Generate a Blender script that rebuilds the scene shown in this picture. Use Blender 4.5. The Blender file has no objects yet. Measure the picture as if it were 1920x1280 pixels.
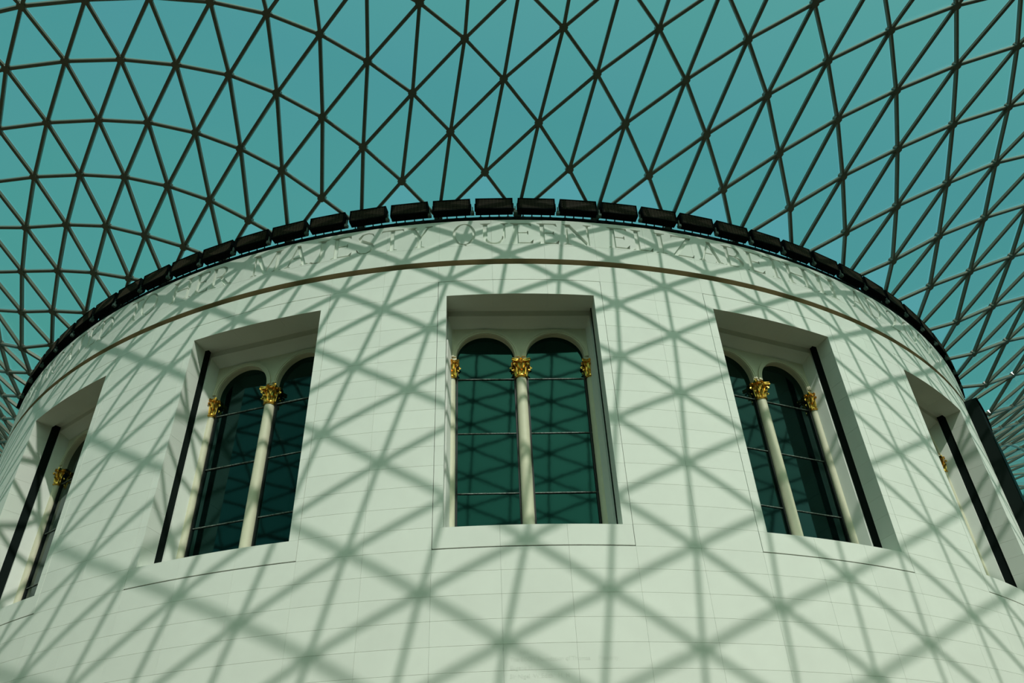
import bpy, bmesh, math, random
from math import sin, cos, pi, radians, hypot, atan2, sqrt
from mathutils import Vector, Matrix
from mathutils.geometry import delaunay_2d_cdt

random.seed(7)
S = bpy.context.scene
COL = S.collection

# ------------------------------------------------------------------ camera
D, YAW, PITCH, ROLL, FPX = 38.4132, 0.029478, 0.646593, -0.045137, 1500.845
EYE = 1.6
CAM = Vector((0, -D, EYE))
_f = Vector((sin(YAW) * cos(PITCH), cos(YAW) * cos(PITCH), sin(PITCH)))
_r = Vector((cos(YAW), -sin(YAW), 0))
_u = _r.cross(_f)
_r2 = _r * cos(ROLL) + _u * sin(ROLL)
_u2 = -_r * sin(ROLL) + _u * cos(ROLL)
cd = bpy.data.cameras.new('camera')
cd.sensor_width = 36.0
cd.lens = FPX / 1920 * 36.0
cd.clip_end = 500
cam = bpy.data.objects.new('camera', cd)
cam.matrix_world = Matrix(((_r2.x, _u2.x, -_f.x, CAM.x), (_r2.y, _u2.y, -_f.y, CAM.y),
                           (_r2.z, _u2.z, -_f.z, CAM.z), (0, 0, 0, 1)))
COL.objects.link(cam)
S.camera = cam

# ------------------------------------------------------------------ sky, sun, exposure
SUN_AZ, SUN_EL = 0.360034, 0.784426          # azimuth from the camera's side of the drum, elevation
TO_SUN = Vector((cos(SUN_EL) * sin(SUN_AZ), -cos(SUN_EL) * cos(SUN_AZ), sin(SUN_EL)))
S.view_settings.view_transform = 'Standard'
S.view_settings.look = 'None'
S.view_settings.exposure = 0.0
S.view_settings.gamma = 1.0
S.view_settings.use_curve_mapping = False
w = bpy.data.worlds.new('sky')
S.world = w
w.use_nodes = True
nt = w.node_tree
nt.nodes.clear()
tc = nt.nodes.new('ShaderNodeTexCoord')
dot = nt.nodes.new('ShaderNodeVectorMath'); dot.operation = 'DOT_PRODUCT'
dot.inputs[1].default_value = TO_SUN
nt.links.new(tc.outputs['Generated'], dot.inputs[0])
mr = nt.nodes.new('ShaderNodeMapRange')
mr.inputs['From Min'].default_value = -1; mr.inputs['From Max'].default_value = 1
nt.links.new(dot.outputs['Value'], mr.inputs['Value'])
rp = nt.nodes.new('ShaderNodeValToRGB')
cr = rp.color_ramp
SKY = [(0.0, (0.090, 0.355, 0.310)), (0.30, (0.090, 0.365, 0.325)), (0.46, (0.088, 0.350, 0.355)), (0.59, (0.088, 0.338, 0.378)), (0.67, (0.112, 0.378, 0.392)),
       (0.78, (0.175, 0.42, 0.39)), (0.92, (0.66, 0.98, 0.80)), (1.0, (1.65, 2.1, 1.6))]
cr.elements[0].position, cr.elements[0].color = SKY[0][0], (*SKY[0][1], 1)
cr.elements[1].position, cr.elements[1].color = SKY[-1][0], (*SKY[-1][1], 1)
for p, c in SKY[1:-1]:
    e = cr.elements.new(p); e.color = (*c, 1)
nt.links.new(mr.outputs['Result'], rp.inputs['Fac'])
bg = nt.nodes.new('ShaderNodeBackground'); bg.inputs['Strength'].default_value = 1.0
nt.links.new(rp.outputs['Color'], bg.inputs['Color'])
wo_ = nt.nodes.new('ShaderNodeOutputWorld')
nt.links.new(bg.outputs['Background'], wo_.inputs['Surface'])
sl = bpy.data.lights.new('sun', 'SUN')
sl.energy = 2.78
sl.angle = radians(0.53)
sl.color = (1.0, 0.88, 0.875)
so = bpy.data.objects.new('sun', sl)
so.rotation_mode = 'QUATERNION'
so.rotation_quaternion = TO_SUN.to_track_quat('Z', 'Y')
so.location = TO_SUN * 80
COL.objects.link(so)

# ------------------------------------------------------------------ numbers of the drum (fitted)
R = 22.0
AZ0, SP, WF, WO = 0.035228, 0.339730, 0.101202, 0.090657
Z_FT, Z_OT, Z_OB, Z_FB = 16.134, 15.616, 8.972, 8.470
Z_G0, Z_G1, Z_RIM = 16.701, 16.895, 18.428
HW = R * sin(WO)
GAP = 0.0036

# ------------------------------------------------------------------ materials
def mat(name, base, rough=0.6, metal=0.0, spec=0.3, var=0.0, noise=0.0, nscale=3.0, bump=0.0, bscale=20.0):
    m = bpy.data.materials.new(name); m.use_nodes = True
    t = m.node_tree; b = t.nodes['Principled BSDF']
    b.inputs['Roughness'].default_value = rough
    b.inputs['Metallic'].default_value = metal
    b.inputs['Specular IOR Level'].default_value = spec
    b.inputs['Base Color'].default_value = (*base, 1)
    if var or noise:
        geo = t.nodes.new('ShaderNodeNewGeometry')
        val = None
        if noise:
            n = t.nodes.new('ShaderNodeTexNoise'); n.inputs['Scale'].default_value = nscale; n.inputs['Detail'].default_value = 4
            t.links.new(geo.outputs['Position'], n.inputs['Vector'])
            r1 = t.nodes.new('ShaderNodeMapRange')
            r1.inputs['From Min'].default_value = 0.3; r1.inputs['From Max'].default_value = 0.7
            r1.inputs['To Min'].default_value = 1 - noise; r1.inputs['To Max'].default_value = 1 + noise
            t.links.new(n.outputs['Fac'], r1.inputs['Value']); val = r1.outputs['Result']
        if var:
            oi = t.nodes.new('ShaderNodeObjectInfo')
            r2 = t.nodes.new('ShaderNodeMapRange')
            r2.inputs['To Min'].default_value = 1 - var; r2.inputs['To Max'].default_value = 1 + var
            t.links.new(oi.outputs['Random'], r2.inputs['Value'])
            if val is None: val = r2.outputs['Result']
            else:
                mu = t.nodes.new('ShaderNodeMath'); mu.operation = 'MULTIPLY'
                t.links.new(val, mu.inputs[0]); t.links.new(r2.outputs['Result'], mu.inputs[1]); val = mu.outputs[0]
        vm = t.nodes.new('ShaderNodeVectorMath'); vm.operation = 'SCALE'
        vm.inputs[0].default_value = base
        t.links.new(val, vm.inputs['Scale'])
        t.links.new(vm.outputs['Vector'], b.inputs['Base Color'])
    if bump:
        geo2 = t.nodes.new('ShaderNodeNewGeometry')
        n2 = t.nodes.new('ShaderNodeTexNoise'); n2.inputs['Scale'].default_value = bscale; n2.inputs['Detail'].default_value = 3
        t.links.new(geo2.outputs['Position'], n2.inputs['Vector'])
        bp = t.nodes.new('ShaderNodeBump'); bp.inputs['Strength'].default_value = bump; bp.inputs['Distance'].default_value = 0.02
        t.links.new(n2.outputs['Fac'], bp.inputs['Height'])
        t.links.new(bp.outputs['Normal'], b.inputs['Normal'])
    return m

M_STONE = mat('pale_limestone', (0.80, 0.83, 0.755), 0.75, spec=0.15, var=0.022, noise=0.025, nscale=1.3)
M_GROOVE = mat('shade_browned_stone', (0.44, 0.385, 0.265), 0.9, spec=0.05)  # pale stone browned, the groove's shade is put into the colour
M_JOINT = mat('stone_backing', (0.50, 0.53, 0.47), 0.9, spec=0.1)
M_FRAMEGAP = mat('dark_void', (0.010, 0.016, 0.014), 0.9, spec=0.05)
M_CREAM = mat('cream_paint', (0.70, 0.68, 0.50), 0.5, spec=0.3, noise=0.03, nscale=4)
M_GOLD = mat('gilding', (0.92, 0.52, 0.10), 0.26, metal=1.0, noise=0.12, nscale=30)
M_PANE = mat('old_window_glass', (0.001, 0.004, 0.0035), 0.045, spec=0.52, bump=0.03, bscale=1.6)
M_PANE.node_tree.nodes['Principled BSDF'].inputs['Specular Tint'].default_value = (0.22, 1.0, 0.90, 1)
M_GLAZE = mat('glazing_bar_paint', (0.12, 0.15, 0.13), 0.3, noise=0.8, nscale=22, bump=0.6, bscale=40)
M_STILE = mat('black_stile', (0.008, 0.012, 0.011), 0.5)
M_DARK = mat('dark_teal_panel', (0.003, 0.014, 0.012), 0.6, spec=0.04)
M_STEEL = mat('grey_painted_steel', (0.120, 0.132, 0.102), 0.26, spec=0.6)
M_FASCIA = mat('dark_ring_beam', (0.004, 0.008, 0.007), 0.8, spec=0.03)
M_LAMP = mat('black_lamp_housing', (0.003, 0.005, 0.0045), 0.8, spec=0.04)
M_GRILLE = mat('lamp_grille', (0.060, 0.052, 0.034), 0.6, spec=0.05)
M_LENS = mat('lamp_glass', (0.006, 0.006, 0.005), 0.5, spec=0.05)
M_BOX = mat('grey_junction_box', (0.075, 0.12, 0.10), 0.6, spec=0.1)
M_FLOOR = mat('court_floor_stone', (0.110, 0.086, 0.046), 0.6, spec=0.2, noise=0.05)
M_COURT = mat('court_wall_stone', (0.15, 0.14, 0.09), 0.8, spec=0.1, noise=0.06, nscale=0.8)

def glass_mat():
    m = bpy.data.materials.new('roof_glass'); m.use_nodes = True
    t = m.node_tree; t.nodes.clear()
    o = t.nodes.new('ShaderNodeOutputMaterial')
    tr = t.nodes.new('ShaderNodeBsdfTransparent')
    oi = t.nodes.new('ShaderNodeObjectInfo'); cm = t.nodes.new('ShaderNodeValToRGB')       # panes differ a little
    cm.color_ramp.elements[0].color = (0.882, 0.962, 0.918, 1); cm.color_ramp.elements[1].color = (0.918, 0.965, 0.945, 1)
    t.links.new(oi.outputs['Random'], cm.inputs['Fac']); t.links.new(cm.outputs['Color'], tr.inputs['Color'])
    gl = t.nodes.new('ShaderNodeBsdfGlossy'); gl.inputs['Roughness'].default_value = 0.03
    lw = t.nodes.new('ShaderNodeLayerWeight'); lw.inputs['Blend'].default_value = 0.5
    pw = t.nodes.new('ShaderNodeMath'); pw.operation = 'POWER'; pw.inputs[1].default_value = 4.5
    t.links.new(lw.outputs['Facing'], pw.inputs[0])
    fr = t.nodes.new('ShaderNodeMath'); fr.operation = 'MULTIPLY_ADD'; fr.inputs[1].default_value = 0.85; fr.inputs[2].default_value = 0.02
    t.links.new(pw.outputs[0], fr.inputs[0])
    mx = t.nodes.new('ShaderNodeMixShader')
    t.links.new(fr.outputs[0], mx.inputs['Fac']); t.links.new(tr.outputs[0], mx.inputs[1]); t.links.new(gl.outputs[0], mx.inputs[2])
    t.links.new(mx.outputs[0], o.inputs['Surface'])
    return m
M_GLASS = glass_mat()

# ------------------------------------------------------------------ helpers
def mesh(name, verts, faces, m, smooth=None):
    me = bpy.data.meshes.new(name)
    me.from_pydata([tuple(v) for v in verts], [], [tuple(f) for f in faces])
    me.materials.append(m)
    if smooth is not None:
        me.shade_smooth(); me.set_sharp_from_angle(angle=radians(smooth))
    me.update()
    return me

def obj(name, me=None, parent=None, mw=None, label=None, kind=None, cat=None, group=None):
    o = bpy.data.objects.new(name, me); COL.objects.link(o)
    if parent is not None: o.parent = parent
    if mw is not None: o.matrix_local = mw
    if label: o['label'] = label
    if kind: o['kind'] = kind
    if cat: o['category'] = cat
    if group: o['group'] = group
    return o

class MB:                                   # collects polygons for one mesh
    def __init__(s): s.v = []; s.f = []
    def add(s, vs, fs):
        n = len(s.v); s.v += [tuple(v) for v in vs]; s.f += [tuple(i + n for i in f) for f in fs]; return s
    def box(s, x0, x1, y0, y1, z0, z1, mw=None):
        vs = [Vector((x, y, z)) for z in (z0, z1) for y in (y0, y1) for x in (x0, x1)]
        if mw is not None: vs = [mw @ v for v in vs]
        return s.add(vs, [(0, 2, 3, 1), (4, 5, 7, 6), (0, 1, 5, 4), (2, 6, 7, 3), (0, 4, 6, 2), (1, 3, 7, 5)])
    def prism(s, poly, z0, z1):             # plan polygon (counter-clockwise) extruded up
        n = len(poly)
        vs = [(x, y, z0) for x, y in poly] + [(x, y, z1) for x, y in poly]
        fs = [tuple(range(n - 1, -1, -1)), tuple(range(n, 2 * n))]
        fs += [(i, (i + 1) % n, (i + 1) % n + n, i + n) for i in range(n)]
        return s.add(vs, fs)
    def lathe(s, prof, seg=16, cx=0, cy=0, a0=0, a1=2 * pi):
        full = abs(a1 - a0 - 2 * pi) < 1e-6
        k = seg if full else seg + 1
        vs = [(cx + r * cos(a0 + (a1 - a0) * i / seg), cy + r * sin(a0 + (a1 - a0) * i / seg), z) for r, z in prof for i in range(k)]
        fs = []
        for p in range(len(prof) - 1):
            for i in range(seg):
                j = (i + 1) % k
                fs.append((p * k + i, p * k + j, (p + 1) * k + j, (p + 1) * k + i))
        return s.add(vs, fs)
    def tube(s, pts, r, seg=6):
        pts = [Vector(p) for p in pts]; rings = []
        for i, p in enumerate(pts):
            d = (pts[min(i + 1, len(pts) - 1)] - pts[max(i - 1, 0)]).normalized()
            a = d.orthogonal().normalized() if not rings else (rings[-1][1] - d * rings[-1][1].dot(d)).normalized()
            b = d.cross(a); rr = r[i] if isinstance(r, (list, tuple)) else r
            rings.append(([p + a * rr * cos(2 * pi * k / seg) + b * rr * sin(2 * pi * k / seg) for k in range(seg)], a))
        vs = [v for q, _ in rings for v in q]
        fs = [(i * seg + k, i * seg + (k + 1) % seg, (i + 1) * seg + (k + 1) % seg, (i + 1) * seg + k) for i in range(len(pts) - 1) for k in range(seg)]
        fs += [tuple(range(seg - 1, -1, -1)), tuple(range((len(pts) - 1) * seg, len(pts) * seg))]
        return s.add(vs, fs)
    def mesh(s, name, m, smooth=None): return mesh(name, s.v, s.f, m, smooth)

def px(P):                                  # photo pixel of a point, to rank pieces by how large they show
    d = P - CAM; z = d.dot(_f)
    if z < 0.1: return None
    return 960 + FPX * d.dot(_r2) / z, 640 - FPX * d.dot(_u2) / z, z

def cylpt(th, z, r=R): return Vector((r * sin(th), -r * cos(th), z))

def place(th, z, r=R):                      # local x = tangent, local y = towards the axis, local z = up
    return Matrix.Translation(cylpt(th, z, r)) @ Matrix.Rotation(th, 4, 'Z')

# ------------------------------------------------------------------ the drum wall
TH_LIM = radians(76)
def shell():
    b = MB()
    n = 152
    def strip(z0, z1, r0, r1, t0=-TH_LIM, t1=TH_LIM):
        k = max(1, int(round((t1 - t0) / radians(1.0))))
        vs = [cylpt(t0 + (t1 - t0) * i / k, z, r) for z, r in ((z0, r0), (z1, r1)) for i in range(k + 1)]
        b.add(vs, [(i, i + 1, k + 2 + i, k + 1 + i) for i in range(k)])
    rs = R - 0.020
    strip(0, Z_FB - 0.02, rs, rs)
    # between windows
    edges = []
    for k in WINS:
        edges.append((WIN_AZ[k] - WF - 0.0006, WIN_AZ[k] + WF + 0.0006))
    edges.sort(); t = -TH_LIM
    for a, c in edges:
        strip(Z_FB - 0.02, Z_FT + 0.02, rs, rs, t, a); t = c
    strip(Z_FB - 0.02, Z_FT + 0.02, rs, rs, t, TH_LIM)
    strip(Z_FT + 0.02, Z_G0, rs, rs)
    strip(Z_G0, Z_G0, rs, R - 0.30); strip(Z_G0, Z_G1, R - 0.30, R - 0.30); strip(Z_G1, Z_G1, R - 0.30, rs)
    strip(Z_G1, 17.43, rs, rs); rs = R - 0.080
    strip(17.43, Z_RIM - 0.01, rs, rs); strip(Z_RIM - 0.01, Z_RIM - 0.01, rs, 0.2)  # flat unseen lid added to keep skylight out of the drum
    for a in (-TH_LIM, TH_LIM): b.add([cylpt(a, 0, R - 0.06), cylpt(a, 0, 0.2), cylpt(a, Z_RIM - 0.01, 0.2), cylpt(a, Z_RIM - 0.01, R - 0.06)], [(0, 1, 2, 3)])  # unseen end walls added to close the drum against skylight
    for a, c in edges:
        for t in (a, c): b.add([cylpt(t, Z_FB - 0.02, R - 0.02), cylpt(t, Z_FB - 0.02, R - 0.75), cylpt(t, Z_FT + 0.02, R - 0.75), cylpt(t, Z_FT + 0.02, R - 0.02)], [(0, 1, 2, 3)])
        for z in (Z_FB - 0.02, Z_FT + 0.02): strip(z, z, R - 0.02, R - 0.75, a, c)
    return b.mesh('drum_backing', M_JOINT, 20)
WINS = [-3, -2, -1, 0, 1, 2]
WIN_AZ = {k: AZ0 + k * SP for k in WINS}
SLOT0, SLOT1 = radians(50.2), radians(57.5)
wall = obj('wall_front', shell(), kind='structure',
           label='round white stone drum wall with carved lettering and roof shadows across it')

# soffit and ledges of the groove, stone with the recess shade put into its colour
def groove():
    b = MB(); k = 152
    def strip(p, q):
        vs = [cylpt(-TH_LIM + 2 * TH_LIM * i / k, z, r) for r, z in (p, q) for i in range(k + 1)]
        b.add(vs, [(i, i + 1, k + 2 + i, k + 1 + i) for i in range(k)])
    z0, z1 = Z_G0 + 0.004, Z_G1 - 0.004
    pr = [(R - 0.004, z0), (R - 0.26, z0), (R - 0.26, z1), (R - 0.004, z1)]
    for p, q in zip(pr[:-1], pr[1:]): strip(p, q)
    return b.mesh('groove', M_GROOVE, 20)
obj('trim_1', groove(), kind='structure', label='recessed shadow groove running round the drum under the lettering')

_slabs = {}
def slab(dth, dz, depth=0.02, rr=R):
    key = (round(dth, 5), round(dz, 4), depth, rr)
    if key in _slabs: return _slabs[key]
    g = GAP / 2; h = dth / 2 - g / R; n = max(1, int(math.ceil(dth / radians(1.0))))
    z0, z1 = -dz / 2 + g, dz / 2 - g; c = 0.002
    vs = []; fs = []
    def P(t, z, r): return (r * sin(t), rr - r * cos(t), z)
    for i in range(n + 1):
        t = -h + 2 * h * i / n
        vs += [P(t, z0 + c, rr), P(t, z1 - c, rr), P(t, z0, rr - c), P(t, z1, rr - c), P(t, z0, rr - depth), P(t, z1, rr - depth)]
    for i in range(n):
        a, d = 6 * i, 6 * (i + 1)
        fs += [(a, d, d + 1, a + 1), (a + 4, d + 4, d + 2, a + 2), (a + 2, d + 2, d, a), (a + 1, d + 1, d + 3, a + 3), (a + 3, d + 3, d + 5, a + 5)]
    fs += [(4, 2, 0, 1, 3, 5), tuple(6 * n + i for i in (5, 3, 1, 0, 2, 4))]
    _slabs[key] = mesh('stone_block', vs, fs, M_STONE, 25)
    return _slabs[key]

stones = []                                 # (shown size, th0, th1, z0, z1)
COURSE = (Z_FT - Z_FB) / 15
def want(th0, th1, z0, z1):
    q = px(cylpt((th0 + th1) / 2, (z0 + z1) / 2))
    c = cos((th0 + th1) / 2)                # turned away beyond the silhouette
    facing = c * D - R
    size = 0.0
    if q and facing > 0 and -80 < q[0] < 2000 and -60 < q[1] < 1340:
        size = (th1 - th0) * (z1 - z0) / q[2] ** 2 * facing
    stones.append((size, th0, th1, z0, z1))
cols = []
for i, k in enumerate(WINS):
    a = WIN_AZ[k]
    for q in range(3): cols.append((a - WF + q * 2 * WF / 3, a - WF + (q + 1) * 2 * WF / 3, True))
    if i + 1 < len(WINS):
        t0, t1 = a + WF, WIN_AZ[WINS[i + 1]] - WF
        n = max(1, round((t1 - t0) / radians(3.93)))
        for q in range(n): cols.append((t0 + (t1 - t0) * q / n, t0 + (t1 - t0) * (q + 1) / n, False))
t_ = WIN_AZ[2] + WF
cols += [(t_, SLOT0, False)] + [(SLOT1 + radians(3.9) * q, SLOT1 + radians(3.9) * (q + 1), False) for q in range(2)]
for t0, t1, inwin in cols:
    for r in range(-13, 15):
        if r >= 0 and inwin: continue
        z0 = Z_FB + r * COURSE
        want(t0, t1, z0, z0 + COURSE)
    want(t0, t1, Z_FT, Z_G0)
    want(t0, t1, Z_G1, 17.43)
stones.sort(key=lambda s: -s[0])
for s in stones[:300 - len(cols)]:
    obj('stone_block', slab(s[2] - s[1], s[4] - s[3]), wall, place((s[1] + s[2]) / 2, (s[3] + s[4]) / 2))
b = MB()
for s in stones[300 - len(cols):]:
    me = slab(s[2] - s[1], s[4] - s[3]); mw = place((s[1] + s[2]) / 2, (s[3] + s[4]) / 2)
    b.add([mw @ v.co for v in me.vertices], [tuple(p.vertices) for p in me.polygons])
obj('stone_block', b.mesh('small_stone_blocks', M_STONE, 25), wall, kind='stuff')

# ------------------------------------------------------------------ carved lettering
TK, TN, SF = 0.125, 0.062, 0.036
def rect(x0, x1, y0, y1): return [(x0, y0), (x1, y0), (x1, y1), (x0, y1)]
def serif(cx, w, y, up):                   # bracketed foot: flat slab with a slight taper towards the stem
    h = w / 2 + 0.085
    d = SF if up else -SF
    return [[(cx - h, y), (cx + h, y), (cx + h, y + d * 0.55), (cx + w / 2, y + d * 1.9), (cx - w / 2, y + d * 1.9), (cx - h, y + d * 0.55)]]
def stem(x, w=TK, foot=True, head=True):
    p = [rect(x, x + w, 0, 1)]
    if foot: p += serif(x + w / 2, w, 0, True)
    if head: p += serif(x + w / 2, w, 1, False)
    return p
def arm(x0, x1, y, t=TN, tick=0.10, up=True):    # horizontal arm ending in a vertical tick
    p = [rect(x0, x1, y, y + t)]
    if up: p.append([(x1 - 0.075, y + t), (x1, y), (x1 + 0.02, y + t + tick)])
    else: p.append([(x1 - 0.075, y), (x1 + 0.02, y - tick), (x1, y + t)])
    return p
def diag(x0, y0, x1, y1, w): return [[(x0, y0), (x0 + w, y0), (x1 + w, y1), (x1, y1)]]
def ring(cx, cy, rx, ry, a0, a1, tx=TK, ty=0.05, n=26):
    out = []
    for i in range(n):
        a, c = a0 + (a1 - a0) * i / n, a0 + (a1 - a0) * (i + 1) / n
        out.append([(cx + rx * cos(a), cy + ry * sin(a)), (cx + rx * cos(c), cy + ry * sin(c)),
                    (cx + (rx - tx) * cos(c), cy + (ry - ty) * sin(c)), (cx + (rx - tx) * cos(a), cy + (ry - ty) * sin(a))])
    return out
def stroke(pts, ws):                        # ribbon along a path
    out = []
    L = []
    for i, p in enumerate(pts):
        q0, q1 = pts[max(i - 1, 0)], pts[min(i + 1, len(pts) - 1)]
        dx, dy = q1[0] - q0[0], q1[1] - q0[1]; n = hypot(dx, dy) or 1
        L.append((p[0] - dy / n * ws[i] / 2, p[1] + dx / n * ws[i] / 2, p[0] + dy / n * ws[i] / 2, p[1] - dx / n * ws[i] / 2))
    for a, c in zip(L[:-1], L[1:]): out.append([(a[2], a[3]), (c[2], c[3]), (c[0], c[1]), (a[0], a[1])])
    return out
def glyph(ch):                              # -> (nominal width, polygons), cap height 1
    if ch == 'I': return 0.30, stem(0.085)
    if ch == 'E': return 0.60, stem(0.085) + arm(0.2, 0.55, 1 - TN, up=False) + [rect(0.2, 0.46, 0.50, 0.55), rect(0.445, 0.475, 0.44, 0.61)] + arm(0.2, 0.58, 0, tick=0.14)
    if ch == 'L': return 0.58, stem(0.085) + arm(0.2, 0.56, 0, tick=0.14)
    if ch == 'T': return 0.68, stem(0.2775, head=False) + [rect(0.03, 0.65, 1 - TN, 1), [(0.0, 0.84), (0.06, 1 - TN), (0.03, 1)], [(0.68, 0.84), (0.65, 1), (0.62, 1 - TN)]]
    if ch == 'H': return 0.86, stem(0.085) + stem(0.65) + [rect(0.2, 0.66, 0.49, 0.49 + TN)]
    if ch == 'N': return 0.86, stem(0.10, TN) + stem(0.70, TN, foot=False) + diag(0.08, 1, 0.62, 0, 0.155)
    if ch == 'M': return 1.0, stem(0.08, TN) + stem(0.80, TK) + diag(0.10, 1, 0.43, 0, 0.14) + diag(0.80, 1, 0.46, 0, TN)
    if ch == 'A': return 0.90, diag(0.11, 0, 0.42, 1, TN) + diag(0.66, 0, 0.38, 1, 0.14) + [rect(0.24, 0.62, 0.36, 0.36 + TN * 0.8)] + serif(0.13, TN, 0, True) + serif(0.73, 0.14, 0, True)
    if ch == 'Y': return 0.82, [rect(0.345, 0.47, 0, 0.48)] + serif(0.4075, TK, 0, True) + [[(0.345, 0.44), (0.47, 0.47), (0.24, 1), (0.09, 1)], [(0.40, 0.46), (0.47, 0.46), (0.70, 1), (0.635, 1)]] + serif(0.165, 0.15, 1, False) + serif(0.667, TN, 1, False)
    if ch == 'U': return 0.88, [rect(0.11, 0.235, 0.36, 1), rect(0.68, 0.742, 0.36, 1)] + serif(0.1725, TK, 1, False) + serif(0.711, TN, 1, False) + ring(0.426, 0.36, 0.316, 0.38, pi, 2 * pi, 0.095, 0.07, 16)
    if ch == 'J': return 0.46, [rect(0.24, 0.365, 0.12, 1)] + serif(0.3025, TK, 1, False) + stroke([(0.305, 0.14), (0.29, 0.02), (0.22, -0.06), (0.12, -0.04), (0.05, 0.02), (0.01, -0.01)], [0.125, 0.11, 0.08, 0.06, 0.06, 0.02])
    if ch in 'OQ':
        p = ring(0.48, 0.5, 0.46, 0.52, 0, 2 * pi, TK, 0.05, 36)
        if ch == 'Q': p = p + stroke([(0.50, 0.03), (0.58, -0.10), (0.70, -0.17), (0.86, -0.16), (0.95, -0.10)], [0.05, 0.09, 0.11, 0.07, 0.02])
        return 0.96, p
    if ch == '0': return 0.62, ring(0.31, 0.5, 0.29, 0.51, 0, 2 * pi, 0.115, 0.045, 30)
    if ch == 'C': return 0.86, ring(0.48, 0.5, 0.46, 0.52, radians(48), radians(318), TK, 0.05, 30) + [[(0.74, 0.86), (0.84, 0.92), (0.82, 0.70)], [(0.78, 0.16), (0.84, 0.10), (0.87, 0.24)]]
    if ch == 'D': return 0.86, stem(0.085) + [rect(0.2, 0.42, 1 - 0.05, 1), rect(0.2, 0.42, 0, 0.05)] + ring(0.40, 0.5, 0.44, 0.5, -pi / 2, pi / 2, TK, 0.05, 22)
    if ch == 'B': return 0.70, stem(0.085) + [rect(0.2, 0.38, 0.95, 1), rect(0.2, 0.38, 0.5, 0.55), rect(0.2, 0.40, 0, 0.05)] + ring(0.36, 0.755, 0.25, 0.245, -pi / 2, pi / 2, 0.11, 0.05, 16) + ring(0.38, 0.26, 0.30, 0.26, -pi / 2, pi / 2, TK, 0.05, 16)
    if ch == 'R': return 0.80, stem(0.085) + [rect(0.2, 0.38, 0.95, 1), rect(0.2, 0.38, 0.47, 0.52)] + ring(0.36, 0.735, 0.27, 0.265, -pi / 2, pi / 2, 0.12, 0.05, 18) + [[(0.62, 0), (0.80, 0), (0.46, 0.50), (0.33, 0.50)]] + serif(0.72, 0.16, 0, True)
    if ch == 'S': return 0.62, stroke([(0.55, 0.80), (0.50, 0.93), (0.36, 0.985), (0.20, 0.94), (0.11, 0.80), (0.15, 0.66), (0.30, 0.55), (0.46, 0.44), (0.53, 0.30), (0.49, 0.13), (0.34, 0.03), (0.18, 0.04), (0.07, 0.12), (0.03, 0.25)],
                                            [0.03, 0.05, 0.05, 0.07, 0.10, 0.125, 0.135, 0.13, 0.11, 0.08, 0.055, 0.05, 0.05, 0.03])
    if ch == 'Z': return 0.70, [rect(0.05, 0.66, 1 - TN, 1), rect(0.03, 0.66, 0, TN), [(0.05, 1 - TN), (0.05, 0.84), (0.09, 1 - TN)], [(0.66, TN), (0.62, TN), (0.68, 0.18)]] + diag(0.03, TN * 0.5, 0.52, 1 - TN * 0.5, 0.14)
    if ch == '2': return 0.62, stroke([(0.06, 0.72), (0.10, 0.88), (0.24, 0.985), (0.40, 0.95), (0.51, 0.82), (0.50, 0.66), (0.38, 0.45), (0.22, 0.25), (0.06, 0.05)], [0.04, 0.06, 0.055, 0.07, 0.11, 0.125, 0.11, 0.08, 0.05]) + [rect(0.03, 0.56, 0, 0.085), [(0.56, 0.085), (0.50, 0.085), (0.60, 0.20)]]
    return 0.3, []
# letter, first and last azimuth in degrees
TEXT = [('D', -50.4, -48.5), ('E', -48.2, -46.7), ('D', -46.5, -44.5), ('I', -44.2, -43.4), ('C', -43.1, -41.2), ('A', -41.0, -38.8), ('T', -38.8, -37.1), ('E', -36.9, -35.45), ('D', -35.2, -33.2),
        ('T', -31.3, -29.75), ('O', -29.85, -27.9), ('H', -26.45, -24.3), ('E', -24.05, -22.65), ('R', -22.5, -20.6),
        ('M', -18.75, -16.15), ('A', -15.9, -13.8), ('J', -13.85, -12.25), ('E', -12.1, -10.45), ('S', -10.15, -8.6), ('T', -8.25, -6.45), ('Y', -6.32, -4.2),
        ('Q', -2.85, -1.05), ('U', -0.83, 1.5), ('E', 1.5, 3.2), ('E', 3.5, 5.12), ('N', 5.40, 7.70),
        ('E', 8.88, 10.56), ('L', 10.78, 12.42), ('I', 12.60, 13.58), ('Z', 13.92, 15.85), ('A', 16.1, 18.35), ('B', 18.4, 20.25), ('E', 20.45, 22.15), ('T', 22.2, 24.15), ('H', 24.25, 26.85),
        ('I', 27.4, 28.55), ('I', 28.85, 30.0), ('A', 31.4, 33.6), ('D', 33.75, 35.7), ('2', 36.75, 38.6), ('0', 39.2, 41.6), ('0', 42.0, 44.4), ('0', 44.8, 47.2)]
CAP0, CAPH = 17.478, 0.815
polys = []
for ch, a0, a1 in TEXT:
    w_, ps = glyph(ch)
    u0, u1 = radians(a0) * R, radians(a1) * R
    sx = (u1 - u0) / w_
    for p in ps:
        q = [(u0 + x * sx, CAP0 + y * CAPH) for x, y in p]
        xs = [c[0] for c in q]
        polys.append((min(xs), max(xs), q))
def inside(x, y, p):
    r = False; n = len(p); j = n - 1
    for i in range(n):
        if (p[i][1] > y) != (p[j][1] > y) and x < (p[j][0] - p[i][0]) * (y - p[i][1]) / (p[j][1] - p[i][1]) + p[i][0]: r = not r
        j = i
    return r
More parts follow.
